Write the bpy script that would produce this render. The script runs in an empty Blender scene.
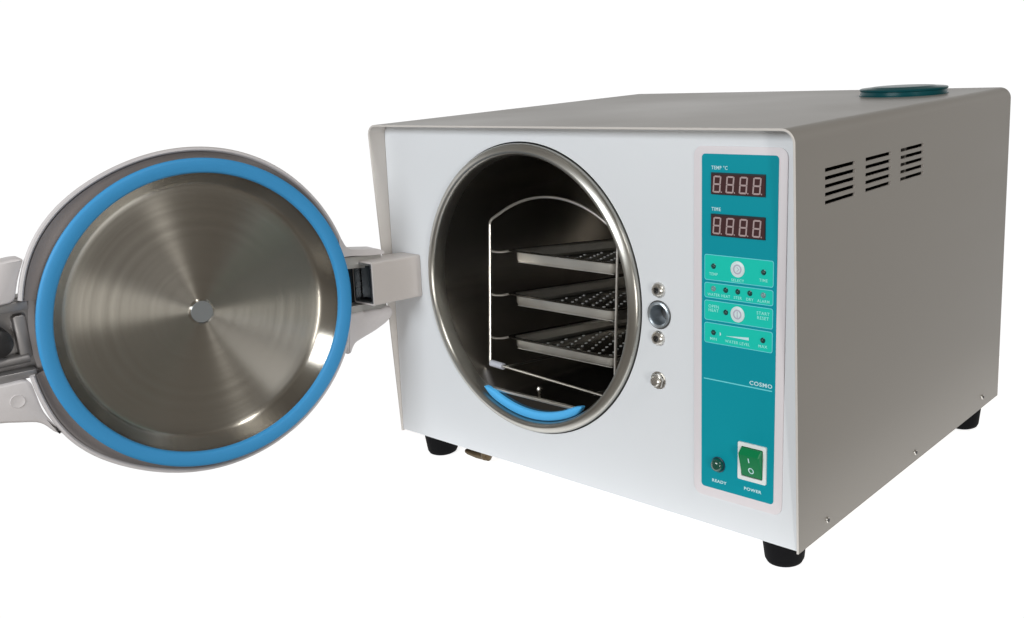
import bpy, bmesh, math, random
from math import sin, cos, pi, radians, hypot
from mathutils import Vector, Matrix
from mathutils.geometry import delaunay_2d_cdt

random.seed(4)
scn = bpy.context.scene
COL = scn.collection

# ------------------------------------------------------------------ frames
W, H, D = 0.46, 0.310, 0.4056            # housing width, height, depth (metres)
FLOOR = -0.0300                          # ground level under the rubber feet
TILT = 0.05724803                        # the front panel leans back a little

def frame(o, x, y, z):
    m = Matrix((x, y, z)).transposed().to_4x4()
    m.translation = o
    return m
I4 = Matrix.Identity(4)
V_ = Vector((0, sin(TILT), cos(TILT))); N_ = Vector((0, -cos(TILT), sin(TILT))); X_ = Vector((1, 0, 0))
PANEL = frame(Vector((0, 0, 0)), X_, V_, N_)
CH_C = Vector((0.1866710, 0.0095091, 0.1659212))
CHAMBER = frame(CH_C, X_, V_, N_)
LEAN = math.atan(0.055)
_v2 = (V_ * cos(LEAN) - N_ * sin(LEAN)); _n2 = X_.cross(_v2)
RACK = frame(CH_C - N_ * 0.03, X_, _v2, _n2)
PH = 1.43232978
DOOR = frame(Vector((0.0152817, -0.1942613, 0.1704016)), Vector((cos(PH), sin(PH), 0)), Vector((0, 0, 1)), Vector((sin(PH), -cos(PH), 0)))

# ------------------------------------------------------------------ materials
def new_mat(name):
    m = bpy.data.materials.new(name); m.use_nodes = True
    return m, m.node_tree, m.node_tree.nodes['Principled BSDF']

def pmat(name, col, rough=0.5, metal=0.0, spec=0.5, coat=0.0, noise=0.0, nscale=40, bump=0.0, bscale=300, rvar=0.0, stretch=None, emit=None, estr=0, trans=0.0):
    m, nt, b = new_mat(name)
    N, L = nt.nodes, nt.links
    b.inputs['Base Color'].default_value = (*col, 1)
    b.inputs['Roughness'].default_value = rough
    b.inputs['Metallic'].default_value = metal
    b.inputs['Specular IOR Level'].default_value = spec
    b.inputs['Coat Weight'].default_value = coat
    b.inputs['Coat Roughness'].default_value = 0.12
    b.inputs['Transmission Weight'].default_value = trans
    if emit:
        b.inputs['Emission Color'].default_value = (*emit, 1); b.inputs['Emission Strength'].default_value = estr
    tc = N.new('ShaderNodeTexCoord')
    if noise or rvar:
        n = N.new('ShaderNodeTexNoise'); n.inputs['Scale'].default_value = nscale; n.inputs['Detail'].default_value = 6
        if stretch:
            mp = N.new('ShaderNodeMapping'); mp.inputs['Scale'].default_value = stretch
            L.new(tc.outputs['Object'], mp.inputs[0]); L.new(mp.outputs[0], n.inputs['Vector'])
        else: L.new(tc.outputs['Object'], n.inputs['Vector'])
        if noise:
            mx = N.new('ShaderNodeMix'); mx.data_type = 'RGBA'
            mx.inputs[6].default_value = (*[c * (1 - noise) for c in col], 1)
            mx.inputs[7].default_value = (*[min(1, c * (1 + noise)) for c in col], 1)
            L.new(n.outputs['Fac'], mx.inputs[0]); L.new(mx.outputs[2], b.inputs['Base Color'])
        if rvar:
            mr = N.new('ShaderNodeMapRange'); mr.inputs[1].default_value = 0.3; mr.inputs[2].default_value = 0.7
            mr.inputs[3].default_value = max(0.02, rough - rvar); mr.inputs[4].default_value = rough + rvar
            L.new(n.outputs['Fac'], mr.inputs[0]); L.new(mr.outputs[0], b.inputs['Roughness'])
    if bump:
        n2 = N.new('ShaderNodeTexNoise'); n2.inputs['Scale'].default_value = bscale; n2.inputs['Detail'].default_value = 3
        L.new(tc.outputs['Object'], n2.inputs['Vector'])
        bp = N.new('ShaderNodeBump'); bp.inputs['Strength'].default_value = bump; bp.inputs['Distance'].default_value = 0.001
        L.new(n2.outputs['Fac'], bp.inputs['Height']); L.new(bp.outputs['Normal'], b.inputs['Normal'])
    return m

def turned_steel(name, col, rough, aniso, ring_amp, col2=None, ring_scale=260):
    """lathe-turned stainless steel: grooves run round the local Z axis"""
    m, nt, b = new_mat(name); N, L = nt.nodes, nt.links
    b.inputs['Metallic'].default_value = 1
    b.inputs['Anisotropic'].default_value = aniso
    b.inputs['Anisotropic Rotation'].default_value = 0.25
    tg = N.new('ShaderNodeTangent'); tg.direction_type = 'RADIAL'; tg.axis = 'Z'
    L.new(tg.outputs[0], b.inputs['Tangent'])
    tc = N.new('ShaderNodeTexCoord'); sp = N.new('ShaderNodeSeparateXYZ'); L.new(tc.outputs['Object'], sp.inputs[0])
    cb = N.new('ShaderNodeCombineXYZ'); L.new(sp.outputs[0], cb.inputs[0]); L.new(sp.outputs[1], cb.inputs[1])
    ln = N.new('ShaderNodeVectorMath'); ln.operation = 'LENGTH'; L.new(cb.outputs[0], ln.inputs[0])
    n = N.new('ShaderNodeTexNoise'); n.noise_dimensions = '1D'; n.inputs['Scale'].default_value = ring_scale; n.inputs['Detail'].default_value = 4
    L.new(ln.outputs['Value'], n.inputs['W'])
    n3 = N.new('ShaderNodeTexNoise'); n3.inputs['Scale'].default_value = 9; n3.inputs['Detail'].default_value = 5
    L.new(tc.outputs['Object'], n3.inputs['Vector'])
    ad = N.new('ShaderNodeMath'); ad.operation = 'MULTIPLY_ADD'; ad.inputs[1].default_value = 0.36
    L.new(n.outputs['Fac'], ad.inputs[0])
    ad2 = N.new('ShaderNodeMath'); ad2.operation = 'MULTIPLY'; ad2.inputs[1].default_value = 0.64
    L.new(n3.outputs['Fac'], ad2.inputs[0]); L.new(ad2.outputs[0], ad.inputs[2])
    mx = N.new('ShaderNodeMix'); mx.data_type = 'RGBA'
    c2 = col2 or tuple(c * 0.72 for c in col)
    mx.inputs[6].default_value = (*c2, 1); mx.inputs[7].default_value = (*col, 1)
    mr0 = N.new('ShaderNodeMapRange'); mr0.inputs[1].default_value = 0.35; mr0.inputs[2].default_value = 0.65
    L.new(ad.outputs[0], mr0.inputs[0]); L.new(mr0.outputs[0], mx.inputs[0]); L.new(mx.outputs[2], b.inputs['Base Color'])
    mr = N.new('ShaderNodeMapRange'); mr.inputs[1].default_value = 0.3; mr.inputs[2].default_value = 0.7
    mr.inputs[3].default_value = rough * 0.95; mr.inputs[4].default_value = rough * 1.05
    L.new(n.outputs['Fac'], mr.inputs[0]); L.new(mr.outputs[0], b.inputs['Roughness'])
    bp = N.new('ShaderNodeBump'); bp.inputs['Strength'].default_value = ring_amp; bp.inputs['Distance'].default_value = 0.0003
    L.new(n.outputs['Fac'], bp.inputs['Height']); L.new(bp.outputs['Normal'], b.inputs['Normal'])
    return m

M = {}
M['front'] = pmat('white_front_paint', (0.795, 0.825, 0.86), 0.34, spec=0.4, noise=0.012, nscale=6)
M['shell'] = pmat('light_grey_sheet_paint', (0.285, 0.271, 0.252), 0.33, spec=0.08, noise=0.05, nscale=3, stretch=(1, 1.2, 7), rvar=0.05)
M['edge'] = pmat('lit_inner_sheet_paint', (0.66, 0.63, 0.60), 0.35, spec=0.4, bump=0.04, bscale=400, noise=0.02, nscale=8)  # lighter copy of the sheet paint, bounced light put into the colour
M['cast'] = pmat('cast_lilac_grey_paint', (0.64, 0.612, 0.618), 0.36, spec=0.45, bump=0.12, bscale=260, noise=0.04, nscale=12)
M['cover'] = pmat('hinge_cover_paint', (0.62, 0.58, 0.56), 0.38, spec=0.4, bump=0.08, bscale=300, noise=0.03, nscale=14)
M['groove'] = pmat('dark_cast_iron', (0.33, 0.30, 0.292), 0.5, metal=0.0, bump=0.25, bscale=500, noise=0.15, nscale=30)
M['gasket'] = pmat('blue_silicone', (0.045, 0.30, 0.62), 0.48, spec=0.3, bump=0.06, bscale=400, noise=0.05, nscale=20)
M['gasket2'] = pmat('bright_blue_silicone', (0.10, 0.52, 1.0), 0.45, spec=0.3)
M['dish'] = turned_steel('turned_stainless_steel', (0.43, 0.408, 0.362), 0.24, 0.96, 0.0, col2=(0.395, 0.372, 0.33), ring_scale=190)
M['ring'] = turned_steel('turned_ring_steel', (0.62, 0.60, 0.55), 0.22, 0.6, 0.03)
M['boss'] = pmat('dull_grey_steel', (0.27, 0.285, 0.295), 0.45, metal=0.7, bump=0.1)
M['wall'] = turned_steel('drawn_chamber_steel', (0.47, 0.44, 0.40), 0.28, 0.5, 0.02, ring_scale=120)
M['rim'] = turned_steel('polished_rim_steel', (0.56, 0.55, 0.51), 0.30, 0.3, 0.0)
M['wire'] = pmat('bright_steel_wire', (0.66, 0.64, 0.60), 0.32, metal=1, rvar=0.05)
M['tray'] = pmat('pressed_tray_steel', (0.74, 0.72, 0.67), 0.42, metal=1, noise=0.06, nscale=30, rvar=0.08)
M['burr'] = pmat('punched_edge_glint', (0.62, 0.62, 0.60), 0.4, metal=0.3)
M['traybed'] = pmat('dark_reflection_tray_steel', (0.15, 0.147, 0.14), 0.18, metal=1, noise=0.06, nscale=30)  # bed, flange and guard darkened: dark reflections put into the colour
M['screw'] = pmat('nickel_screw', (0.70, 0.68, 0.64), 0.28, metal=1, rvar=0.08, nscale=600)
M['dark'] = pmat('black_recess', (0.012, 0.012, 0.013), 0.5)
M['zinc'] = pmat('zinc_plated_steel', (0.42, 0.44, 0.46), 0.3, metal=1, noise=0.1, nscale=60, rvar=0.1)
M['darkmetal'] = pmat('socket_shade_steel', (0.17, 0.17, 0.17), 0.42, metal=0.8, noise=0.2, nscale=40, rvar=0.1)
M['bracket'] = pmat('cast_bracket_steel', (0.30, 0.29, 0.29), 0.45, metal=0.6, noise=0.15, nscale=40, rvar=0.1)
M['zinc2'] = pmat('matt_zinc_plate', (0.55, 0.54, 0.52), 0.45, metal=0.7, noise=0.08, nscale=60)
M['blackmetal'] = pmat('blued_bracket_steel', (0.035, 0.045, 0.055), 0.35, metal=0.5, noise=0.2, nscale=50)
M['rubber'] = pmat('black_rubber', (0.007, 0.007, 0.008), 0.7, spec=0.05, bump=0.15, bscale=600)
M['plastic'] = pmat('black_plastic', (0.02, 0.02, 0.022), 0.35, spec=0.5)
M['brass'] = pmat('dull_bronze', (0.12, 0.09, 0.055), 0.4, metal=1, noise=0.2, nscale=80)
M['cap'] = pmat('dark_teal_plastic', (0.004, 0.075, 0.088), 0.3, spec=0.2)
M['plate'] = pmat('pale_lilac_overlay', (0.80, 0.755, 0.785), 0.45, spec=0.4)
M['teal'] = pmat('teal_overlay', (0.002, 0.315, 0.395), 0.5, spec=0.12, noise=0.03, nscale=8)
M['mint'] = pmat('mint_overlay', (0.012, 0.62, 0.50), 0.5, spec=0.12)
M['outline'] = pmat('pale_cyan_ink', (0.16, 0.72, 0.78), 0.45, spec=0.3)
M['ink'] = pmat('white_ink', (0.62, 0.88, 0.92), 0.5, spec=0.3)
M['mintink'] = pmat('mint_ink', (0.36, 0.92, 0.84), 0.5, spec=0.3)
M['window'] = pmat('dark_red_display_window', (0.060, 0.022, 0.024), 0.22, spec=0.5)
M['segment'] = pmat('unlit_grey_segment', (0.44, 0.335, 0.335), 0.5)
M['bezel'] = pmat('display_bezel', (0.01, 0.022, 0.028), 0.4)
M['button'] = pmat('white_button', (0.72, 0.86, 0.88), 0.4)
M['mark'] = pmat('grey_violet_ink', (0.50, 0.50, 0.62), 0.5)
M['led'] = pmat('dark_green_lens', (0.004, 0.06, 0.055), 0.15, spec=0.6)
M['ledclear'] = pmat('clear_grey_lens', (0.20, 0.34, 0.36), 0.2, spec=0.6)
M['lamp'] = pmat('dark_green_lamp_glass', (0.006, 0.075, 0.05), 0.1, spec=0.7, coat=0.4)
M['lampring'] = pmat('lamp_socket', (0.005, 0.05, 0.08), 0.35)
M['swframe'] = pmat('white_switch_frame', (0.86, 0.90, 0.90), 0.35)
M['rocker'] = pmat('green_rocker', (0.002, 0.21, 0.07), 0.3, spec=0.25)
M['clip'] = pmat('frosted_plastic_clip', (0.62, 0.64, 0.72), 0.35)
M['chrome'] = pmat('blued_steel_socket', (0.52, 0.58, 0.63), 0.28, metal=0.85)

# ------------------------------------------------------------------ mesh helpers
def lathe(bm, prof, seg=96, mi=0, c=(0, 0), a0=0.0, a1=2 * pi, cap=False):
    full = abs(a1 - a0 - 2 * pi) < 1e-6
    n = seg if full else seg + 1
    rings = []
    for r, z in prof:
        if r < 1e-7:
            rings.append([bm.verts.new((c[0], c[1], z))])
        else:
            rings.append([bm.verts.new((c[0] + r * cos(a0 + (a1 - a0) * i / seg), c[1] + r * sin(a0 + (a1 - a0) * i / seg), z)) for i in range(n)])
    for k in range(len(rings) - 1):
        A, B = rings[k], rings[k + 1]
        for i in range(seg):
            j = (i + 1) % n
            if len(A) == 1 and len(B) == 1: continue
            if len(A) == 1: f = bm.faces.new((A[0], B[j], B[i]))
            elif len(B) == 1: f = bm.faces.new((A[i], A[j], B[0]))
            else: f = bm.faces.new((A[i], A[j], B[j], B[i]))
            f.material_index = mi
    if not full and cap:
        for s in (0, -1):
            vs = [r[s] for r in rings]
            f = bm.faces.new(vs); f.material_index = mi
    return rings

def tube(bm, pts, rad, seg=10, mi=0, closed=False, caps=True):
    P = [Vector(p) for p in pts]; n = len(P)
    rings = []; up = None
    for i in range(n):
        if closed: t = (P[(i + 1) % n] - P[i - 1]).normalized()
        else: t = (P[min(i + 1, n - 1)] - P[max(i - 1, 0)]).normalized()
        if up is None:
            up = Vector((0, 0, 1)) if abs(t.z) < .9 else Vector((1, 0, 0))
        a = (up - t * up.dot(t)).normalized(); b = t.cross(a); up = a
        rr = rad[i] if isinstance(rad, (list, tuple)) else rad
        rings.append([bm.verts.new(P[i] + (a * cos(2 * pi * k / seg) + b * sin(2 * pi * k / seg)) * rr) for k in range(seg)])
    m = n if closed else n - 1
    for i in range(m):
        A, B = rings[i], rings[(i + 1) % n]
        off = 0
        if closed and i == n - 1:   # best match for the seam
            off = min(range(seg), key=lambda o: sum((A[k].co - B[(k + o) % seg].co).length for k in range(seg)))
        for k in range(seg):
            f = bm.faces.new((A[k], A[(k + 1) % seg], B[(k + 1 + off) % seg], B[(k + off) % seg])); f.material_index = mi
    if caps and not closed:
        for R, rev in ((rings[0], True), (rings[-1], False)):
            f = bm.faces.new(list(reversed(R)) if rev else R); f.material_index = mi

def smooth_path(pts, r, n=5, closed=False):
    """round the corners of a polyline"""
    P = [Vector(p) for p in pts]; out = []; m = len(P)
    for i in range(m):
        if not closed and i in (0, m - 1): out.append(P[i]); continue
        a, b, c = P[i - 1], P[i], P[(i + 1) % m]
        d1 = (a - b); d2 = (c - b); q = min(r, d1.length * .45, d2.length * .45)
        s = b + d1.normalized() * q; e = b + d2.normalized() * q
        for k in range(n + 1):
            t = k / n; out.append(s * (1 - t) ** 2 + b * 2 * t * (1 - t) + e * t * t)
    return out

def rrpts(x0, x1, y0, y1, r, n=6):
    out = []
    for cx, cy, a in ((x1 - r, y1 - r, 0), (x0 + r, y1 - r, pi / 2), (x0 + r, y0 + r, pi), (x1 - r, y0 + r, 1.5 * pi)):
        for k in range(n + 1):
            t = a + k / n * pi / 2; out.append((cx + r * cos(t), cy + r * sin(t)))
    return out

def prism(bm, pts, z0, z1, mi=0, bev=0.0):
    """solid from an outline in xy between z0 and z1 (z1 the seen side), edges chamfered by bev"""
    n = len(pts)
    cx = sum(p[0] for p in pts) / n; cy = sum(p[1] for p in pts) / n
    def ring(z, ins):
        out = []
        for i in range(n):
            a = Vector(pts[i - 1]); b = Vector(pts[i]); c = Vector(pts[(i + 1) % n])
            if ins:
                d1 = (b - a); d2 = (c - b)
                n1 = Vector((-d1.y, d1.x)); n2 = Vector((-d2.y, d2.x))
                nn = (n1.normalized() if n1.length > 1e-9 else Vector((0, 0))) + (n2.normalized() if n2.length > 1e-9 else Vector((0, 0)))
                if nn.length > 1e-6: nn.normalize()
                b = b + nn * ins * sgn
            out.append(bm.verts.new((b.x, b.y, z)))
        return out
    area = sum(pts[i - 1][0] * pts[i][1] - pts[i][0] * pts[i - 1][1] for i in range(n))
    sgn = 1 if area > 0 else -1
    rs = [ring(z0, 0), ring(z1 - bev, 0)] + ([ring(z1 - bev * .3, bev * .3), ring(z1, bev)] if bev else [])
    for A, B in zip(rs[:-1], rs[1:]):
        for i in range(n):
            f = bm.faces.new((A[i - 1], A[i], B[i], B[i - 1])); f.material_index = mi
    f = bm.faces.new(list(reversed(rs[0]))); f.material_index = mi
    f = bm.faces.new(rs[-1]); f.material_index = mi

def box(bm, x0, x1, y0, y1, z0, z1, mi=0, bev=0.0):
    prism(bm, [(x0, y0), (x1, y0), (x1, y1), (x0, y1)], z0, z1, mi, bev)

def circ(cx, cy, r, n=24):
    return [(cx + r * cos(2 * pi * k / n), cy + r * sin(2 * pi * k / n)) for k in range(n)]

def inside(p, poly):
    x, y = p; c = False; j = len(poly) - 1
    for i in range(len(poly)):
        xi, yi = poly[i]; xj, yj = poly[j]
        if (yi > y) != (yj > y) and x < (xj - xi) * (y - yi) / (yj - yi) + xi: c = not c
        j = i
    return c

def holed(bm, outer, holes, z0, z1, mi=0, tf=None, hole_mi=None):
    """flat sheet with real holes, between z0 and z1 (z1 the seen side)"""
    vs, es = [], []
    for poly in [outer] + holes:
        b = len(vs); vs += [Vector(p) for p in poly]
        es += [(b + i, b + (i + 1) % len(poly)) for i in range(len(poly))]
    V, E, F, *_ = delaunay_2d_cdt(vs, es, [], 0, 1e-7)
    bb = [(min(p[0] for p in h), max(p[0] for p in h), min(p[1] for p in h), max(p[1] for p in h)) for h in holes]
    keep = []
    for f in F:
        c = (sum(V[i].x for i in f) / len(f), sum(V[i].y for i in f) / len(f))
        if not inside(c, outer): continue
        if any(b[0] <= c[0] <= b[1] and b[2] <= c[1] <= b[3] and inside(c, h) for b, h in zip(bb, holes)): continue
        keep.append(f)
    tf = tf or (lambda x, y, z: (x, y, z))
    A = [bm.verts.new(tf(v.x, v.y, z0)) for v in V]; B = [bm.verts.new(tf(v.x, v.y, z1)) for v in V]
    cnt = {}
    for f in keep:
        for i in range(len(f)):
            e = (f[i], f[(i + 1) % len(f)]); cnt[e] = 1
        try:
            q = bm.faces.new([B[i] for i in f]); q.material_index = mi
            q = bm.faces.new([A[i] for i in reversed(f)]); q.material_index = mi
        except ValueError: pass
    for (a, b) in cnt:
        if (b, a) not in cnt:
            q = bm.faces.new((A[a], A[b], B[b], B[a])); q.material_index = mi if hole_mi is None else hole_mi
    for v in A + B:
        if not v.link_faces: bm.verts.remove(v)

def text_into(bm, s, x, y, h, z, mi=0, align='LEFT', bold=0.0, wscale=1.0, depth=0.00005):
    cu = bpy.data.curves.new('t', 'FONT'); cu.body = s; cu.size = 1; cu.resolution_u = 3
    cu.offset = bold; cu.space_character = 1.12
    ob = bpy.data.objects.new('t', cu); COL.objects.link(ob)
    dg = bpy.context.evaluated_depsgraph_get(); me = bpy.data.meshes.new_from_object(ob.evaluated_get(dg))
    xs = [v.co.x for v in me.vertices]; x0, x1 = min(xs), max(xs)
    k = h / 0.70
    sh = {'LEFT': -x0, 'CENTER': -(x0 + x1) / 2, 'RIGHT': -x1}[align]
    vm = [bm.verts.new((x + (v.co.x + sh) * k * wscale, y + v.co.y * k, z)) for v in me.vertices]
    for p in me.polygons:
        try:
            f = bm.faces.new([vm[i] for i in p.vertices]); f.material_index = mi
        except ValueError: pass
    bpy.data.objects.remove(ob); bpy.data.curves.remove(cu); bpy.data.meshes.remove(me)

WM = {}
def obj(name, bm, mats, parent=None, fr=I4, smooth=35, keep_normals=False, wn=False):
    if not keep_normals: bmesh.ops.recalc_face_normals(bm, faces=bm.faces)
    me = bpy.data.meshes.new(name); bm.to_mesh(me); bm.free()
    for m in (mats if isinstance(mats, (list, tuple)) else [mats]): me.materials.append(M[m] if isinstance(m, str) else m)
    if smooth:
        for p in me.polygons: p.use_smooth = True
        me.set_sharp_from_angle(angle=radians(smooth))
    o = bpy.data.objects.new(name, me); COL.objects.link(o)
    if wn:
        md = o.modifiers.new('normals', 'WEIGHTED_NORMAL'); md.weight = 100; md.keep_sharp = True
    if parent is not None:
        o.parent = parent; o.matrix_basis = WM[parent].inverted() @ fr
    else: o.matrix_basis = fr
    WM[o] = fr.copy()
    return o

def empty(name, loc, rz=0.0):
    o = bpy.data.objects.new(name, None); COL.objects.link(o); o.empty_display_size = 0.05
    o.matrix_basis = Matrix.Translation(loc); WM[o] = o.matrix_basis.copy()
    return o

def tag(o, label=None, cat=None, group=None, kind=None):
    if label: o['label'] = label
    if cat: o['category'] = cat
    if group: o['group'] = group
    if kind: o['kind'] = kind
    return o

NB = bmesh.new

# ================================================================== THE MACHINE
auto = empty('autoclave', (W / 2, D / 2, FLOOR))
tag(auto, 'white and grey benchtop steam autoclave, round door swung open, teal control panel', 'autoclave')

# ---- housing: one bent sheet (left side, top, right side) with real vent slots
T = 0.0018
YF, YB = -0.0012, D
XO0, XO1 = -0.002, W + 0.002
ZB = -0.0016
RC = 0.0105
bm = NB()
def bent(r_off):
    pts = []
    x0, x1, z1, r = XO0 + r_off, XO1 - r_off, H - r_off, RC - r_off
    pts.append((x0, ZB))
    for k in range(15):
        a = pi - k / 14 * pi / 2; pts.append((x0 + r + r * cos(a), z1 - r + r * sin(a)))
    for k in range(15):
        a = pi / 2 - k / 14 * pi / 2; pts.append((x1 - r + r * cos(a), z1 - r + r * sin(a)))
    return pts
po, pi_ = bent(0), bent(T)
yl = [YF, YF + 0.0005, YB]
def ringv(y, ins):   # tiny bevel at the front edge
    return [bm.verts.new((a[0] + (b[0] - a[0]) * ins, y, a[1] + (b[1] - a[1]) * ins)) for a, b in zip(po, pi_)]
o1, o0, o2 = ringv(YF, .22), ringv(YF + .0005, 0), ringv(YB, 0)
i1, i0, i2 = ringv(YF, .78), ringv(YF + .0005, 1), ringv(YB, 1)
chain = [o2, o0, o1, i1, i0, i2]
for ci, (A, B) in enumerate(zip(chain[:-1], chain[1:])):
    for k in range(len(po) - 1):
        f = bm.faces.new((A[k], A[k + 1], B[k + 1], B[k])); f.material_index = 0 if ci == 0 else 1
bm.faces.new([r[0] for r in chain])
for k in range(len(po) - 1): bm.faces.new((o2[k], o2[k + 1], i2[k + 1], i2[k]))
# right side as a holed sheet, local 2-D = (y, z)
slots = []
for y0, y1 in ((0.0397, 0.0853), (0.1018, 0.1450), (0.1624, 0.2058)):
    for k in range(5):
        zt = 0.2786 - k * 0.00575
        slots.append(rrpts(y0, y1, zt - 0.0029, zt, 0.0004, 2))
zt_side = H - RC
side_outer = [(YF + .0005, ZB), (YB, ZB), (YB, zt_side), (YF + .0005, zt_side)]
holed(bm, side_outer, slots, XO1 - T, XO1, tf=lambda y, z, x: (x, y, z), hole_mi=1)  # slot edges take the lighter copy, a highlight put into the colour
# front rounded edge strip of the side sheet
xa, xb = XO1 - T, XO1
q = [(xb, YF + .0005), (xb - .22 * T, YF), (xa + .22 * T, YF), (xa, YF + .0005)]
lo = [bm.verts.new((x, y, ZB)) for x, y in q]; hi = [bm.verts.new((x, y, zt_side)) for x, y in q]
for k in range(3): bm.faces.new((lo[k], lo[k + 1], hi[k + 1], hi[k])).material_index = 1
bm.faces.new(lo)
# drop the faces buried inside the joins, then weld
bad = [f for f in bm.faces if all(abs(v.co.z - zt_side) < 1e-6 for v in f.verts)
       or (all(abs(v.co.y - (YF + .0005)) < 1e-6 for v in f.verts) and max(v.co.z for v in f.verts) <= zt_side + 1e-6)]
bmesh.ops.delete(bm, geom=bad, context='FACES_ONLY')
bmesh.ops.remove_doubles(bm, verts=bm.verts, dist=1e-6)
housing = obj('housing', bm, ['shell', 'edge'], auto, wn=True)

# vent backing struts (seen through the third vent) and dark interior baffle
bm = NB(); box(bm, W - 0.012, W - 0.004, 0.182, 0.186, 0.03, 0.30)
obj('inner_strut', bm, 'shell', housing)
bm = NB()
def side_screw(bm, y, z):
    lathe(bm, [(0, .0016), (.0014, .0016), (.0022, .0011), (.0025, 0), (.0025, -.0006)], 16, 0)
for y, z in ((0.0424, 0.0085), (0.203, 0.0070), (0.3615, 0.0100)):
    b = NB(); side_screw(b, y, z)
    lathe(b, [(.0016, .00168), (0, .00168)], 12, 1)
    fr = frame(Vector((XO1, y, z)), Vector((0, 1, 0)), Vector((0, 0, 1)), Vector((1, 0, 0)))
    obj('side_screw', b, ['screw', 'dark'], housing, fr)
bm.free()

bm = NB()
box(bm, 0.0, W, 0.004, D - 0.004, 0.0004, 0.0022)
obj('base_plate', bm, 'shell', auto)
bm = NB()
holed(bm, [(0.0, .0024), (W, .0024), (W, H - .004), (0.0, H - .004)], [], 0, .0016, tf=lambda x, z, y: (x, D - .004 + y, z))
obj('back_panel', bm, 'shell', auto)

# ---- front panel with chamber opening and latch hole
bm = NB()
CX, CV = 0.186671, 0.1659212 / cos(TILT)
vt = (H - T - 0.0004) / cos(TILT)
rc_ = RC - T
outer = [(0.0002, 0.0), (W - .0002, 0.0)] + [(W - .0002 - rc_ + rc_ * cos(k * pi / 16), vt - rc_ + rc_ * sin(k * pi / 16)) for k in range(9)] \
    + [(.0002 + rc_ - rc_ * sin(k * pi / 16), vt - rc_ + rc_ * cos(k * pi / 16)) for k in range(9)]
holed(bm, outer, [circ(CX, CV, 0.1297, 160), circ(0.3334, 0.1634, 0.0112, 32)], -0.0016, 0.0)
obj('front_panel', bm, 'front', auto, PANEL, smooth=20, wn=True)
bm = NB()
lathe(bm, [(0.0, -.02), (0.0125, -.02), (0.0125, -.0018)], 32, c=(0.3334, 0.1634))
# dark well ring behind the gap round the chamber
lathe(bm, [(0.1312, -.0018), (0.135, -.012), (0.128, -.012)], 96, c=(CX, CV))
obj('panel_well', bm, 'dark', auto, PANEL)

# ---- feet
for (x, y) in ((0.431, 0.031), (0.0235, 0.030), (0.438, 0.376), (0.028, 0.37)):
    b = NB(); h = -FLOOR
    lathe(b, [(0, 0), (.0120, 0), (.0142, .0012), (.0156, .0040), (.0178, h - .006), (.0186, h - .001), (.0186, h), (0, h)], 40)
    lathe(b, [(.0032, -.0), (.0032, .001), (0, .001)], 16)
    obj('rubber_foot', b, 'rubber', auto, Matrix.Translation((x, y, FLOOR)))

# ---- drain tap under the front edge
b = NB()
tube(b, [(0.0900, 0.030, 0.0), (0.0900, 0.030, -0.0205), (.0900, .030, -.0235)], [.0050, .0056, .0040], 16)
tube(b, [(0.0940, 0.030, -0.0200), (0.078, 0.029, -0.0205), (0.066, 0.028, -0.0205), (0.0625, 0.028, -0.0200)], [.0046, .0044, .0030, .0022], 14)
obj('drain_tap', b, 'brass', auto)

# ---- hinge block on the panel (panel frame: x, v, w)
b = NB()
bx0, bx1, bv0, bv1, bw = 0.0125, 0.0432, 0.1446, 0.1856, 0.0568
sheet = 0.0016
# hollow sleeve
o_ = rrpts(bx0, bx1, bv0, bv1, .0022, 4); i_ = rrpts(bx0 + sheet, bx1 - sheet, bv0 + sheet, bv1 - sheet, .0012, 4)
R0 = [b.verts.new((x, y, .0003)) for x, y in o_]; R1 = [b.verts.new((x, y, bw)) for x, y in o_]
R2 = [b.verts.new((x, y, bw)) for x, y in i_]; R3 = [b.verts.new((x, y, .01)) for x, y in i_]
for A, B in ((R0, R1), (R1, R2), (R2, R3)):
    for k in range(len(A)): b.faces.new((A[k - 1], A[k], B[k], B[k - 1]))
b.faces.new(R3)
hb = obj('hinge_block', b, 'cover', auto, PANEL, smooth=50)
b = NB()
o_ = rrpts(bx0 + .0018, bx1 - .0018, bv0 + .0018, bv1 - .0018, .0012, 4); i_ = rrpts(bx0 + .0034, bx1 - .0034, bv0 + .0034, bv1 - .0034, .001, 4)
R1 = [b.verts.new((x, y, bw + .0004)) for x, y in o_]; R2 = [b.verts.new((x, y, bw + .0004)) for x, y in i_]
R0 = [b.verts.new((x, y, bw - .03)) for x, y in o_]; R3 = [b.verts.new((x, y, bw - .03)) for x, y in i_]
for A, B in ((R0, R1), (R1, R2), (R2, R3)):
    for k in range(len(A)): b.faces.new((A[k - 1], A[k], B[k], B[k - 1]))
obj('steel_liner', b, 'zinc', hb, PANEL, smooth=50)
b = NB()
box(b, bx0 + .005, bx1 - .005, bv0 + .005, bv1 - .005, .012, bw - .006)
obj('hinge_tongue', b, 'blackmetal', hb, PANEL, smooth=30)

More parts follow.
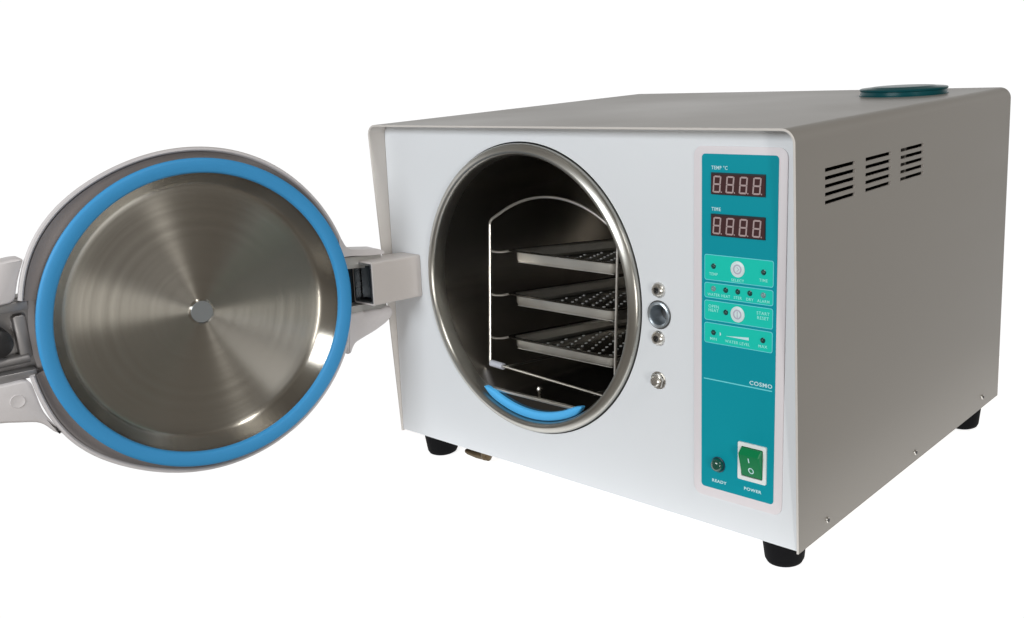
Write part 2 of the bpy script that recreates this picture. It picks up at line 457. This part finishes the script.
# ---- screws, latch socket on the panel
def dome_screw(name, x, v, r=.0062, hexa=True, tall=.0042):
    b = NB()
    lathe(b, [(r * .36, tall * .35), (r * .42, tall * .98), (r * .62, tall), (r * .84, tall * .72), (r * .98, tall * .3), (r, .0002), (r * .9, .0002)], 32)
    lathe(b, [(0, tall * .35), (r * .36, tall * .35)], 6, 1)
    fr = PANEL @ Matrix.Translation((x, v, 0))
    return obj(name, b, ['screw', 'dark'], auto, fr)
dome_screw('socket_screw', 0.3334, 0.1834)
dome_screw('socket_screw', 0.3327, 0.1445)
b = NB()
lathe(b, [(.0070, -.012), (.0074, -.001), (.0082, .0014), (.0094, .0022), (.0104, .0018), (.0106, .0004)], 48)
lathe(b, [(.0106, .0004), (.0116, .0003)], 48, 1)  # gap ring and cup bottom darkened to stand in for shade
lathe(b, [(0, -.011), (.0070, -.012)], 48, 1)
obj('latch_socket', b, ['chrome', 'darkmetal'], auto, PANEL @ Matrix.Translation((0.3334, 0.1634, 0)))
b = NB()
lathe(b, [(0, .0066), (.0034, .0064), (.0042, .0054), (.0043, .0030)], 24)
prism(b, [(.0064 * cos(k * pi / 3 + .2), .0064 * sin(k * pi / 3 + .2)) for k in range(6)], .0006, .0034, 0, .0005)
lathe(b, [(.0072, .0002), (.0072, .0008), (.0060, .0008)], 32)
obj('hex_bolt', b, 'screw', auto, PANEL @ Matrix.Translation((0.3324, 0.1098, 0)))

# ================================================================== CHAMBER
CHD = 0.31
b = NB()
lathe(b, [(.1192, -.0065), (.1190, -.010), (.1186, -(CHD - .02)), (.112, -(CHD - .006)), (.09, -CHD), (0, -CHD - .004)], 128)
chamber = obj('chamber', b, 'wall', auto, CHAMBER)
b = NB()
lathe(b, [(.1284, -.012), (.1285, .0016), (.1280, .0034), (.1268, .0048), (.1250, .0058), (.1232, .0068), (.1216, .0073), (.1202, .0070), (.1191, .0058), (.1184, .0036), (.1182, .0), (.1184, -.008)], 160)
obj('chamber_rim', b, 'rim', chamber, CHAMBER)
# drip guard at the mouth: steel segment plate, folded chord edge, blue silicone round its arc
b = NB()
ya = -0.0995
R = .1172
xa_ = math.sqrt(R * R - ya * ya)
a_0 = math.atan2(ya, -xa_) % (2 * pi); a_1 = math.atan2(ya, xa_) % (2 * pi)
arc = [(R * cos(a_0 + (a_1 - a_0) * k / 30), R * sin(a_0 + (a_1 - a_0) * k / 30)) for k in range(31)]
prism(b, arc, -.0045, -.0030, 0)
prism(b, [(-xa_ + .003, ya - .0012), (xa_ - .003, ya - .0012), (xa_ - .003, ya + .0012), (-xa_ + .003, ya + .0012)], -.0058, -.0022, 1, .0005)
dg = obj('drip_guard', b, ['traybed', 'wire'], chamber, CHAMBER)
b = NB()
n = 40; pts = []; rad = []
for k in range(n + 1):
    t = k / n; a = radians(239.0) + (radians(303.5) - radians(239.0)) * t
    pts.append((.1136 * cos(a), .1136 * sin(a), -.0012))
rings = []
prof = [(-.0036, -.0022), (-.0036, .0016), (-.0024, .0026), (.0026, .0026), (.0038, .0016), (.0038, -.0022)]
for k, pnt in enumerate(pts):
    a = math.atan2(pnt[1], pnt[0]); t = k / n
    s = min(1, max(0.15, (min(t, 1 - t) * 12) ** .6))
    rings.append([b.verts.new(((.1138 + pr * s) * cos(a), (.1138 + pr * s) * sin(a), -.0012 + pz)) for pr, pz in prof])
for A, B in zip(rings[:-1], rings[1:]):
    for k in range(len(prof)): b.faces.new((A[k - 1], A[k], B[k], B[k - 1]))
b.faces.new(rings[0]); b.faces.new(rings[-1])
obj('silicone_strip', b, 'gasket2', chamber, CHAMBER, smooth=60)
b = NB()
lathe(b, [(0, .0110), (.0016, .0105), (.0028, .0088), (.0030, .0072), (.0020, .0060), (.0014, .0050), (.0014, -.006)], 20)
fr = CHAMBER @ frame(Vector((-.0275, -.1125, -.040)), Vector((1, 0, 0)), Vector((0, 0, -1)), Vector((0, 1, 0)))
obj('sensor_stud', b, 'screw', chamber, fr)

# ================================================================== RACK AND TRAYS
rack = empty('wire_rack', RACK @ Vector((0, -.083, -.11)))
tag(rack, 'bent steel wire rack with arched top inside the round chamber, carrying three trays', 'rack')
def loop_pts(z):
    base = [(-.0785, -.0835), (-.0785, .0535)]
    R_, cy = .1245, .0792 - .1245
    a = math.asin(.0765 / R_)
    archp = [(R_ * sin(t), cy + R_ * cos(t)) for t in [(-a + 2 * a * k / 24) for k in range(25)]]
    pts = base + archp + [(.0785, .0535), (.0785, -.0915)]
    return [(x, y, z) for x, y in pts]
def rack_loop(z):
    L = loop_pts(z)
    sp = smooth_path([L[0], L[1]] + [L[2]], .004)[:-1]
    path = [L[0]] + smooth_path([L[0], L[1], L[4]], .005)[1:-1] + L[4:-4] + smooth_path([L[-5], L[-2], L[-1]], .005)[1:-1] + [L[-1]]
    path = path[:]
    bot = [(.0785, -.0915, z), (-.0785, -.0835, z)]
    pth = smooth_path([path[0]] + path[1:-1] + [path[-1]], .003, 3, closed=True)
    return pth
for z in (0.0, -0.235):
    b = NB(); tube(b, rack_loop(z), .00135, 10, closed=True)
    obj('wire_frame', b, 'wire', rack, RACK)
LV = (0.0258, -0.0158, -0.0578)
for v in LV:
    for s in (-1, 1):
        b = NB()
        pts = [(s * .0785, v - .0006, 0.0), (s * .0765, v - .0022, -.004), (s * .0725, v - .0026, -.010), (s * .0690, v - .0016, -.016),
               (s * .0680, v - .0014, -.024), (s * .0680, v - .0014, -.225), (s * .0785, v - .0006, -.235)]
        tube(b, smooth_path(pts, .004, 4), .0012, 8)
        obj('tray_rail', b, 'wire', rack, RACK)
for s in (-1, 1):
    b = NB(); tube(b, [(s * .055, -.0848 - .0035 * s - .0026, 0), (s * .055, -.0848 - .0035 * s - .0026, -.235)], .0013, 8)
    obj('foot_rail', b, 'wire', rack, RACK)
b = NB()
d = Vector((.157, -.008, 0)).normalized(); p0 = Vector((-.0765, -.0838, 0))
tube(b, [p0, p0 + d * .0165], .0032, 14)
obj('plastic_clip', b, 'clip', rack, RACK)

def tray_mesh():
    b = NB()
    hx, L0, dep = .0625, 0.0, .0112
    L1 = -.215
    # bed with real perforations, local frame x, y up, z toward the mouth; sheet in xz
    holes = []
    nz = 15
    for j in range(nz):
        z = -.013 - j * .0132
        n = 9 if j % 2 == 0 else 8
        for i in range(n):
            x = (i - (n - 1) / 2) * .0134
            holes.append(circ(x, z, .0011, 8))
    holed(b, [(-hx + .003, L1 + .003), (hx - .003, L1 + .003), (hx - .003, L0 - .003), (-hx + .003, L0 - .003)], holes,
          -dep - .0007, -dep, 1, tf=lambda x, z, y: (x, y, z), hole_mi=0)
    for h in holes:   # raised burr round every hole, its glint put into a pale colour
        cx = sum(p[0] for p in h) / 8; cz = sum(p[1] for p in h) / 8
        rr = [[b.verts.new((cx + r * cos(k * pi / 4), y, cz + r * sin(k * pi / 4))) for k in range(8)] for r, y in ((.0016, -dep + .00005), (.0013, -dep + .0006), (.0010, -dep + .0004))]
        for A, B in zip(rr[:-1], rr[1:]):
            for k in range(8):
                f = b.faces.new((A[k - 1], A[k], B[k], B[k - 1])); f.material_index = 2
    # pressed walls and rolled flange
    def loopr(ins, y, r):
        return [b.verts.new((x, y, z)) for x, z in rrpts(-hx + ins, hx - ins, L1 + ins, L0 - ins, r, 6)]
    rs = [loopr(.0030, -dep, .006), loopr(.0012, -dep + .0006, .0068), loopr(.0003, -dep + .0024, .0072), loopr(0, -.0010, .0075),
          loopr(-.0012, 0, .0085), loopr(-.0062, .0003, .011), loopr(-.0068, -.0004, .0115), loopr(-.0062, -.0010, .011), loopr(-.0012, -.0008, .0085),
          loopr(.0008, -.0016, .0070), loopr(.0011, -dep + .0028, .0068), loopr(.0034, -dep + .0008, .0060)]
    for k, (A, B) in enumerate(zip(rs[:-1], rs[1:])):
        for i in range(len(A)):
            f = b.faces.new((A[i - 1], A[i], B[i], B[i - 1])); f.material_index = 1 if k in (4, 5, 6) else 0
    return b
t0 = None
TL = ['topmost perforated steel tray on the wire rack, its holes seen just below the chamber rim',
      'middle perforated steel tray on the wire rack, between the topmost and the lowest tray',
      'lowest perforated steel tray on the wire rack, right above the bottom bar and blue strip']
for k, v in enumerate(LV):
    fr = RACK @ Matrix.Translation((0, v, -.0155))
    if t0 is None:
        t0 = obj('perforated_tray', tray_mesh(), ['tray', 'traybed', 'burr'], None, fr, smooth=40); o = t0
    else:
        o = t0.copy(); COL.objects.link(o); o.matrix_basis = fr
    tag(o, TL[k], 'tray', 'perforated trays inside the chamber')

# ================================================================== DOOR
SH = DOOR
def bulge(bm):
    for v in bm.verts:
        r = hypot(v.co.x, v.co.y)
        if r > .1315 and v.co.z > -.0305:
            th = math.degrees(math.atan2(v.co.y, v.co.x)) % 360
            a = .0052 * math.exp(-((th - 143) / 24) ** 2) + .0045 * math.exp(-((th - 214) / 20) ** 2) + .0012 * math.exp(-((th - 60) / 25) ** 2)
            k = (r + a * min(1, (r - .1315) / .0035)) / r
            v.co.x *= k; v.co.y *= k
OPEN = [(radians(13.5), radians(163.8)), (radians(188.6), radians(336.5))]   # where the rim stands; it is cut away at hinge and latch
b = NB()
rimp = [(.1290, -.030), (.1335, -.024), (.1346, -.0150), (.1354, -.0112), (.1366, -.0100), (.1382, -.0102), (.1390, -.0120), (.1382, -.0165), (.1350, -.0240), (.1310, -.030)]
for a0_, a1_ in OPEN:
    lathe(b, rimp + [rimp[0]], 72, a0=a0_, a1=a1_)
    for aa in (a0_, a1_):
        b.faces.new([b.verts.new((r * cos(aa), r * sin(aa), z)) for r, z in rimp])
lathe(b, [(.120, -.0300), (.1300, -.0296), (.1290, -.034), (.122, -.044), (.105, -.056), (.07, -.064), (0, -.068)], 144)
bulge(b)
door = obj('door', b, 'cast', auto, SH)
b = NB()
for a0_, a1_ in OPEN:
    lathe(b, [(.1348, -.0112), (.1335, -.0140), (.1318, -.0158), (.1290, -.0164), (.1262, -.0166)], 72, a0=a0_, a1=a1_)
bulge(b)
obj('door_groove', b, 'groove', door, SH)
b = NB()   # steel holder carrying the gasket
lathe(b, [(.1225, -.0285), (.1262, -.022), (.1282, -.0120), (.1288, -.0050), (.1278, -.0032), (.1195, -.0040)], 128)
obj('gasket_holder', b, 'groove', door, DOOR)
b = NB()
lathe(b, [(.1275, -.0062), (.1300, -.0052), (.1309, -.0030), (.1308, -.0012), (.1299, -.0002), (.1285, .0003), (.1206, -.0002), (.1193, -.0010), (.1186, -.0024), (.1184, -.0060)], 144)
obj('door_gasket', b, 'gasket', door, DOOR)
b = NB()
prof = [(.1190, -.0030), (.1184, -.0048), (.1160, -.0083), (.1136, -.0117), (.1112, -.0150), (.1096, -.0170), (.1082, -.0182), (.1066, -.0188), (.1040, -.0192)]
for k in range(1, 14):
    r = .1040 * (1 - k / 14); prof.append((r, -.0192 - .0012 * (1 - (r / .1040) ** 2)))
prof.append((0, -.0204))
lathe(b, prof, 160)
plate = obj('inner_plate', b, 'dish', door, DOOR)
b = NB()
lathe(b, [(.0094, -.0190), (.0090, -.0186), (0, -.0187)], 40)
lathe(b, [(.0112, -.0203), (.0104, -.0199), (.0094, -.0190)], 40, 1)
obj('centre_plug', b, ['boss', 'dish'], door, DOOR)

# latch arms on the far side of the door (left in the picture)
def plate_ab(name, pts, w0, w1, mats, par=None, rnd=.004, bev=.0015, extra=None):
    b = NB()
    prism(b, [tuple(q[:2]) for q in smooth_path([(x, y, 0) for x, y in pts], rnd, 4, closed=True)], w0, w1, 0, bev)
    return obj(name, b, mats, par or door, SH, smooth=50 if bev > .0012 else 15)
ua = plate_ab('latch_arm', [(-.1380, .0385), (-.1325, .0560), (-.1260, .0700), (-.1320, .0708), (-.1420, .0700), (-.2250, .0700), (-.2350, .0620), (-.2350, .0450), (-.2250, .0370), (-.1480, .0377)],
         -.030, -.0112, 'cast', rnd=.006, bev=.0018)
la = plate_ab('latch_arm', [(-.1385, -.0222), (-.1345, -.0500), (-.1240, -.0720), (-.1290, -.0690), (-.1370, -.0580), (-.1640, -.0510), (-.2250, -.0500), (-.2350, -.0420), (-.2350, -.0280), (-.2250, -.0220), (-.1590, -.0223)],
         -.030, -.0112, 'cast', rnd=.006, bev=.0018)
b = NB(); lathe(b, [(0, -.0110), (.0040, -.0108), (.0050, -.0106), (.0054, -.0116)], 24, c=(-.1500, -.0370))
obj('arm_boss', b, 'cast', la, SH)
b = NB()
prism(b, rrpts(-.228, -.118, -.0225, .0385, .003), -.046, -.030, 0)
prism(b, [(-.225, .0300), (-.1290, .0310), (-.1290, .0380), (-.225, .0375)], -.030, -.0150, 0, .001)
prism(b, [(-.225, -.0225), (-.1320, -.0225), (-.1320, -.0165), (-.225, -.0150)], -.030, -.0160, 0, .001)
prism(b, rrpts(-.1400, -.1310, -.0080, .0260, .0025), -.0305, -.0220, 0, .001)
br = obj('latch_bracket', b, 'bracket', door, SH)
b = NB()
lathe(b, [(0, .030), (.0075, .030), (.0105, .0285), (.0115, .025), (.0105, .022), (.0115, .019), (.0115, .006), (.0135, .002), (.0135, 0)], 36)
obj('locking_knob', b, 'plastic', door, SH @ Matrix.Translation((-.1555, .0100, -.036)))
b = NB()
tube(b, [(-.225, -.008, -.024), (-.134, -.008, -.024)], .0040, 12)
obj('latch_bolt', b, 'bracket', door, SH)

# hinge side: two ears of the casting, steel plates and the dark bracket between them
plate_ab('hinge_ear', [(.1300, .0250), (.1290, .0420), (.1318, .0420), (.1352, .0340), (.1400, .0305), (.1688, .0262), (.1740, .0232), (.1740, .0205), (.1600, .0215), (.1400, .0245)], -.032, -.0100, 'cast', rnd=.0025, bev=0)
plate_ab('hinge_plate', [(.1300, .0130), (.1300, .0240), (.1720, .0210), (.1720, .0090), (.1560, .0100)], -.034, -.0130, 'zinc2', rnd=.001, bev=.0006)
plate_ab('hinge_plate', [(.1280, -.0310), (.1280, -.0235), (.1500, -.0240), (.1720, -.0240), (.1720, -.0330)], -.034, -.0130, 'zinc2', rnd=.001, bev=.0006)
plate_ab('hinge_ear', [(.1250, -.0560), (.1290, -.0300), (.1500, -.0305), (.1660, -.0320), (.1690, -.0300), (.1755, -.0315), (.1770, -.0390), (.1700, -.0460), (.1557, -.0520), (.1420, -.0560), (.1330, -.0590), (.1280, -.0680), (.1240, -.0680)], -.032, -.0110, 'cast', rnd=.005, bev=.002)
plate_ab('hinge_bracket', [(.1150, -.0330), (.1150, .0115), (.1580, .0115), (.1580, -.0330)], -.048, -.0280, 'blackmetal', rnd=.002, bev=.001)

# ================================================================== CONTROL PANEL
CPF = PANEL @ Matrix.Translation((.0007, 0, 0))
b = NB()
prism(b, rrpts(.3668, .4462, .0240, .2958, .0075, 8), .00005, .0010, 0, .0003)
cp = obj('control_panel', b, 'plate', auto, CPF)
b = NB()
TX0, TX1 = .3742, .4392
prism(b, rrpts(TX0, TX1, .0318, .2902, .0028, 6), .00102, .00125, 0)
obj('teal_overlay', b, 'teal', cp, CPF)
# mint fields with pale outline
GX0, GX1 = .3768, .4365
for (v0, v1) in ((.1966, .2161), (.1831, .1948), (.1659, .1813), (.1482, .1641)):
    b = NB()
    prism(b, rrpts(GX0, GX1, v0, v1, .0018, 5), .00127, .00136, 1)
    prism(b, rrpts(GX0 + .00055, GX1 - .00055, v0 + .00055, v1 - .00055, .0014, 5), .00137, .00146, 0)
    obj('mint_field', b, ['mint', 'outline'], cp, CPF)
# displays
def display(x0, x1, v0, v1):
    b = NB()
    prism(b, rrpts(x0, x1, v0, v1, .0004, 2), .00127, .0019, 2)
    prism(b, rrpts(x0 + .0006, x1 - .0004, v0 + .0006, v1 - .0012, .0003, 2), .0019, .0021, 0)
    dw = (x1 - x0 - .001) / 4
    z0, z1 = .00212, .00218
    t = .00118
    hh = (v1 - v0) - .0036; w = dw * .60
    for k in range(4):
        ox = x0 + .0012 + k * dw + .0004; oy = v0 + .0014
        sh = lambda x, y: (ox + x + y * 0.075, oy + y)
        g = .00016
        def seg(p): prism(b, [sh(*q) for q in p], z0, z1, 1)
        for yy in (0, hh / 2 - t / 2, hh - t):
            seg([(t * .55 + g, yy), (w - t * .55 - g, yy), (w - t * .75 - g, yy + t), (t * .75 + g, yy + t)])
        for xx in (0, w - t):
            for ya_, yb_ in ((g * 2 + .0002, hh / 2 - g), (hh / 2 + g, hh - g * 2 - .0002)):
                seg([(xx, ya_), (xx + t, ya_), (xx + t, yb_), (xx, yb_)])
        prism(b, [sh(*q) for q in circ(w + .0009, .0005, .0005, 10)], z0, z1, 1)
    obj('digit_display', b, ['window', 'segment', 'bezel'], cp, CPF)
display(.3827, .4290, .2608, .2768)
display(.3828, .4293, .2303, .2466)
# lettering: every printed word is a part
def word(mi, *a):
    b = NB(); text_into(b, *a); obj('printed_word', b, mi, cp, CPF, smooth=0)
def mark(name, mi, pts, z):
    b = NB(); prism(b, pts, z, z + .00005); obj(name, b, mi, cp, CPF, smooth=0)
z = .0013
word('ink', 'TEMP °C', .3827, .2790, .0026, z, 0, 'LEFT', .012, .92)
word('ink', 'TIME', .3829, .2488, .0026, z, 0, 'LEFT', .012, .95)
word('ink', 'COSMO', .4368, .1216, .0030, z, 0, 'RIGHT', .022, 1.2)
mark('printed_line', 'outline', [(.3763, .1192), (.4367, .1192), (.4367, .1201), (.3763, .1201)], z)
word('ink', 'READY', .3911, .0374, .0023, z, 0, 'CENTER', .03, 1.2)
word('ink', 'POWER', .4213, .0378, .0023, z, 0, 'CENTER', .03, 1.25)
z = .0015
m_ = 'mintink'
word(m_, 'TEMP', .3850, .2005, .0021, z, 0, 'CENTER', .01, 1)
word(m_, 'SELECT', .4063, .1978, .0020, z, 0, 'CENTER', .01, 1.1)
word(m_, 'TIME', .4282, .2001, .0021, z, 0, 'CENTER', .01, 1)
for s, x in (('WATER', .3852), ('HEAT', .3960), ('STER', .4066), ('DRY', .4170), ('ALARM', .4283)):
    word(m_, s, x, .1848, .0021, z, 0, 'CENTER', .01, 1.0)
for s, x, v in (('OPEN', .3853, .1757), ('HEAT', .3853, .1727), ('START', .4283, .1757), ('RESET', .4283, .1722)):
    word(m_, s, x, v, .0023, z, 0, 'CENTER', .01, 1.05)
word(m_, 'MIN', .3852, .1508, .0021, z, 0, 'CENTER', .01, 1.1)
word(m_, 'MAX', .4285, .1512, .0021, z, 0, 'CENTER', .01, 1.1)
word(m_, 'WATER LEVEL', .4065, .1507, .0022, z, 0, 'CENTER', .01, 1.0)
mark('level_mark', 'ink', [(.3965, .1555), (.4165, .1550), (.4165, .1572), (.3965, .1556)], z)
mark('level_mark', 'ink', [(.3909, .1550), (.3919, .1556), (.3919, .1572), (.3909, .1578)], z)
# round touch buttons
def button(x, v, icon):
    b = NB()
    lathe(b, [(.0060, .00147), (.0060, .0018), (.0057, .0020), (0, .0021)], 40, 0, c=(x, v))
    def ringz(r0, r1, z=.00216):
        A = [b.verts.new((x + r0 * cos(t * pi / 12), v + r0 * sin(t * pi / 12), z)) for t in range(24)]
        B = [b.verts.new((x + r1 * cos(t * pi / 12), v + r1 * sin(t * pi / 12), z)) for t in range(24)]
        for k in range(24):
            f = b.faces.new((A[k - 1], A[k], B[k], B[k - 1])); f.material_index = 1
    ringz(.0026, .0037)
    if icon == 'line': prism(b, [(x - .00035, v - .0034), (x + .00035, v - .0034), (x + .00035, v + .0022), (x - .00035, v + .0022)], .00212, .0022, 2)
    else: prism(b, [(x - .0002, v + .0018), (x + .0018, v), (x - .0002, v - .0018), (x - .0006, v - .0014), (x + .0010, v), (x - .0006, v + .0014)], .00212, .0022, 2)
    obj('touch_button', b, ['button', 'mark', 'mark'], cp, CPF)
button(.4063, .2071, 'arrow'); button(.4066, .1734, 'line')
def led(x, v, clear=False, r=.0017):
    b = NB()
    lathe(b, [(r * 1.25, .00147), (r * 1.2, .0017), (r, .0018), (r * .95, .0021), (r * .7, .0026), (r * .35, .00285), (0, .0029)], 20, 0)
    o = obj('indicator_light', b, 'ledclear' if clear else 'led', cp, CPF @ Matrix.Translation((x, v, 0)))
    if clear: o['label'] = 'paler clear indicator light'
for x, v, c in ((.3850, .2074, 0), (.4282, .2070, 0), (.3851, .1904, 1), (.3959, .1904, 0), (.4065, .1904, 0), (.4169, .1904, 0), (.4283, .1903, 1),
                (.3961, .1736, 0), (.3852, .1567, 0), (.4284, .1568, 0)):
    led(x, v, c)
b = NB()
lathe(b, [(.0062, .00127), (.0062, .0020), (.0056, .0024), (.0052, .0020)], 32, 1)
lathe(b, [(.0053, .0018), (.0052, .0040), (.0042, .0058), (.0024, .0068), (0, .0071)], 32, 0)
obj('ready_lamp', b, ['lamp', 'lampring'], cp, CPF @ Matrix.Translation((.3902, .0525, 0)))
# power switch: white frame, sunken well, tilted green rocker with its marks
sx0, sx1, sv0, sv1 = .4085, .4333, .0460, .0758
b = NB()
holed(b, rrpts(sx0, sx1, sv0, sv1, .0010, 3), [rrpts(sx0 + .0030, sx1 - .0028, sv0 + .0030, sv1 - .0030, .0010, 3)], .00127, .0026, 0)
prism(b, rrpts(sx0 + .0028, sx1 - .0026, sv0 + .0028, sv1 - .0028, .0008, 2), .0010, .00135, 1)
sw = obj('power_switch', b, ['swframe', 'dark'], cp, CPF)
b = NB()
rx0, rx1 = sx0 + .0034, sx1 - .0032
pr = [(sv0 + .0034, .0012), (sv0 + .0036, .0022), (sv1 - .0098, .0076), (sv1 - .0076, .0082), (sv1 - .0036, .0040), (sv1 - .0034, .0012)]
# side profile in (v, w), swept along x with small end chamfers
xs = [(rx0, .86), (rx0 + .0007, 1), (rx1 - .0007, 1), (rx1, .86)]
rg = [[b.verts.new((x, .0605 + (v - .0605) * (.985 if s < 1 else 1), .0012 + (w - .0012) * s)) for v, w in pr] for x, s in xs]
for A, B in zip(rg[:-1], rg[1:]):
    for k in range(len(pr) - 1): b.faces.new((A[k], A[k + 1], B[k + 1], B[k]))
b.faces.new(rg[0]); b.faces.new(rg[-1])
def rw(v):   # rocker surface height
    for (v0, w0), (v1, w1) in zip(pr[1:-1], pr[2:]):
        if v0 <= v <= v1: return w0 + (w1 - w0) * (v - v0) / (v1 - v0)
    return .003
xm = (rx0 + rx1) / 2
def strip(pts4):
    f = b.faces.new([b.verts.new((x, v, rw(v) + .00012)) for x, v in pts4]); f.material_index = 1
strip([(xm - .0005, .0622), (xm - .0005, .0622 + .0040), (xm + .0004, .0622 + .0040), (xm + .0004, .0622)])
cxo, cvo = xm + .0004, .0553
for k in range(20):
    a, c = k * pi / 10, (k + 1) * pi / 10
    strip([(cxo + .0016 * cos(a), cvo + .0018 * sin(a)), (cxo + .0024 * cos(a), cvo + .0026 * sin(a)), (cxo + .0024 * cos(c), cvo + .0026 * sin(c)), (cxo + .0016 * cos(c), cvo + .0018 * sin(c))])
obj('rocker', b, ['rocker', 'ink'], sw, CPF, smooth=25)

# ---- water filler cap on the top
b = NB()
lathe(b, [(.0405, -.0005), (.0405, .0008), (.0395, .0012), (.0392, .0040), (.0400, .0046), (.0402, .0058), (.0394, .0064), (.0300, .0070), (.0292, .0075), (.0200, .0079), (0, .0080)], 72)
cap = obj('filler_cap', b, 'cap', auto, Matrix.Translation((.390, .325, H)))

# ================================================================== SETTING
# added self-glowing sheet under the feet, keeps the ground white without shadows
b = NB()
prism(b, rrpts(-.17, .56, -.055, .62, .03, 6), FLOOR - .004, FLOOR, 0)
mt, nt, bs = new_mat('glowing_white_fill')
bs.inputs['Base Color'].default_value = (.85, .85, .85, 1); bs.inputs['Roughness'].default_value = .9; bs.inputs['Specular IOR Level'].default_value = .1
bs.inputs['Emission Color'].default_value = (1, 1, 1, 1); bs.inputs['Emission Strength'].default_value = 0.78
glow_obj = obj('glow_sheet', b, mt, None, I4, smooth=0)
tag(glow_obj, 'added self-glowing white surface under the autoclave', 'surface', kind='structure')

# ---- world: white studio backdrop behind the machine, dim room behind the camera
w = bpy.data.worlds.new('World'); scn.world = w; w.use_nodes = True
nt = w.node_tree; N, L = nt.nodes, nt.links
bg = N['Background']
tc = N.new('ShaderNodeTexCoord')
az = radians(137)
dt = N.new('ShaderNodeVectorMath'); dt.operation = 'DOT_PRODUCT'; dt.inputs[1].default_value = (cos(az), sin(az), 0)
L.new(tc.outputs['Generated'], dt.inputs[0])
mr = N.new('ShaderNodeMapRange'); mr.interpolation_type = 'SMOOTHSTEP'
mr.inputs[1].default_value = 0.12; mr.inputs[2].default_value = 0.36; mr.inputs[3].default_value = 0; mr.inputs[4].default_value = 1
L.new(dt.outputs['Value'], mr.inputs[0])
sp = N.new('ShaderNodeSeparateXYZ'); L.new(tc.outputs['Generated'], sp.inputs[0])
mz = N.new('ShaderNodeMapRange'); mz.interpolation_type = 'SMOOTHSTEP'
mz.inputs[1].default_value = 0.26; mz.inputs[2].default_value = 0.42; mz.inputs[3].default_value = 1; mz.inputs[4].default_value = 0
L.new(sp.outputs[2], mz.inputs[0])
mul = N.new('ShaderNodeMath'); mul.operation = 'MULTIPLY'; L.new(mr.outputs[0], mul.inputs[0]); L.new(mz.outputs[0], mul.inputs[1])
nz = N.new('ShaderNodeTexNoise'); nz.inputs['Scale'].default_value = 2.2; nz.inputs['Detail'].default_value = 3
L.new(tc.outputs['Generated'], nz.inputs['Vector'])
room = N.new('ShaderNodeMix'); room.data_type = 'RGBA'
mrn = N.new('ShaderNodeMapRange'); mrn.inputs[1].default_value = .35; mrn.inputs[2].default_value = .65; L.new(nz.outputs['Fac'], mrn.inputs[0])
room.inputs[6].default_value = (.11, .092, .078, 1); room.inputs[7].default_value = (.30, .285, .26, 1)
L.new(mrn.outputs[0], room.inputs[0])
mix = N.new('ShaderNodeMix'); mix.data_type = 'RGBA'
L.new(mul.outputs[0], mix.inputs[0]); L.new(room.outputs[2], mix.inputs[6]); mix.inputs[7].default_value = (1.04, 1.04, 1.04, 1)
L.new(mix.outputs[2], bg.inputs['Color']); bg.inputs['Strength'].default_value = 1

# ---- unseen lamps: key softbox in front, two strips at right for door-plate streaks
def area(name, loc, target, sx, sy, power, col=(1, 1, 1)):
    l = bpy.data.lights.new(name, 'AREA'); l.shape = 'RECTANGLE'; l.size = sx; l.size_y = sy; l.energy = power; l.color = col
    o = bpy.data.objects.new(name, l); COL.objects.link(o); o.location = loc
    o.rotation_euler = (Vector(target) - Vector(loc)).to_track_quat('-Z', 'Y').to_euler()
    return o
area('key_softbox', (0.22, -1.35, 0.76), (0.2, 0, .20), 0.8, 0.4, 12.2, (.95, .98, 1))
area('side_strip', (3.0, -1.45, 0.02), (0.0, -.2, .17), 0.22, 0.9, 20, (1, .98, .94))
area('ceiling_strip', (2.3, -.15, 1.75), (0.0, -.2, .17), 0.25, 0.9, 16, (1, .98, .94))

# ================================================================== CAMERA
cam = bpy.data.cameras.new('camera'); co = bpy.data.objects.new('camera', cam); COL.objects.link(co)
r_ = Vector((0.76016536, 0.64724234, -0.05679768)); u_ = Vector((-0.12284305, 0.22901344, 0.96564094)); f_ = Vector((-0.63801114, 0.7270696, -0.25359731))
co.matrix_world = frame(Vector((0.8051195, -0.5956308, 0.3699923)), r_, u_, -f_)
cam.sensor_fit = 'HORIZONTAL'; cam.sensor_width = 36
cam.lens = 1007.4021563 / 1024 * 36
cam.shift_x = (512 - 602.39850) / 1024
cam.shift_y = (310.62637 - 309) / 1024
cam.clip_start = .01; cam.clip_end = 100
scn.camera = co
scn.view_settings.view_transform = 'Standard'; scn.view_settings.look = 'None'
scn.view_settings.exposure = 0; scn.view_settings.gamma = 1
scn.render.engine = 'CYCLES'
scn.cycles.max_bounces = 12; scn.cycles.glossy_bounces = 8
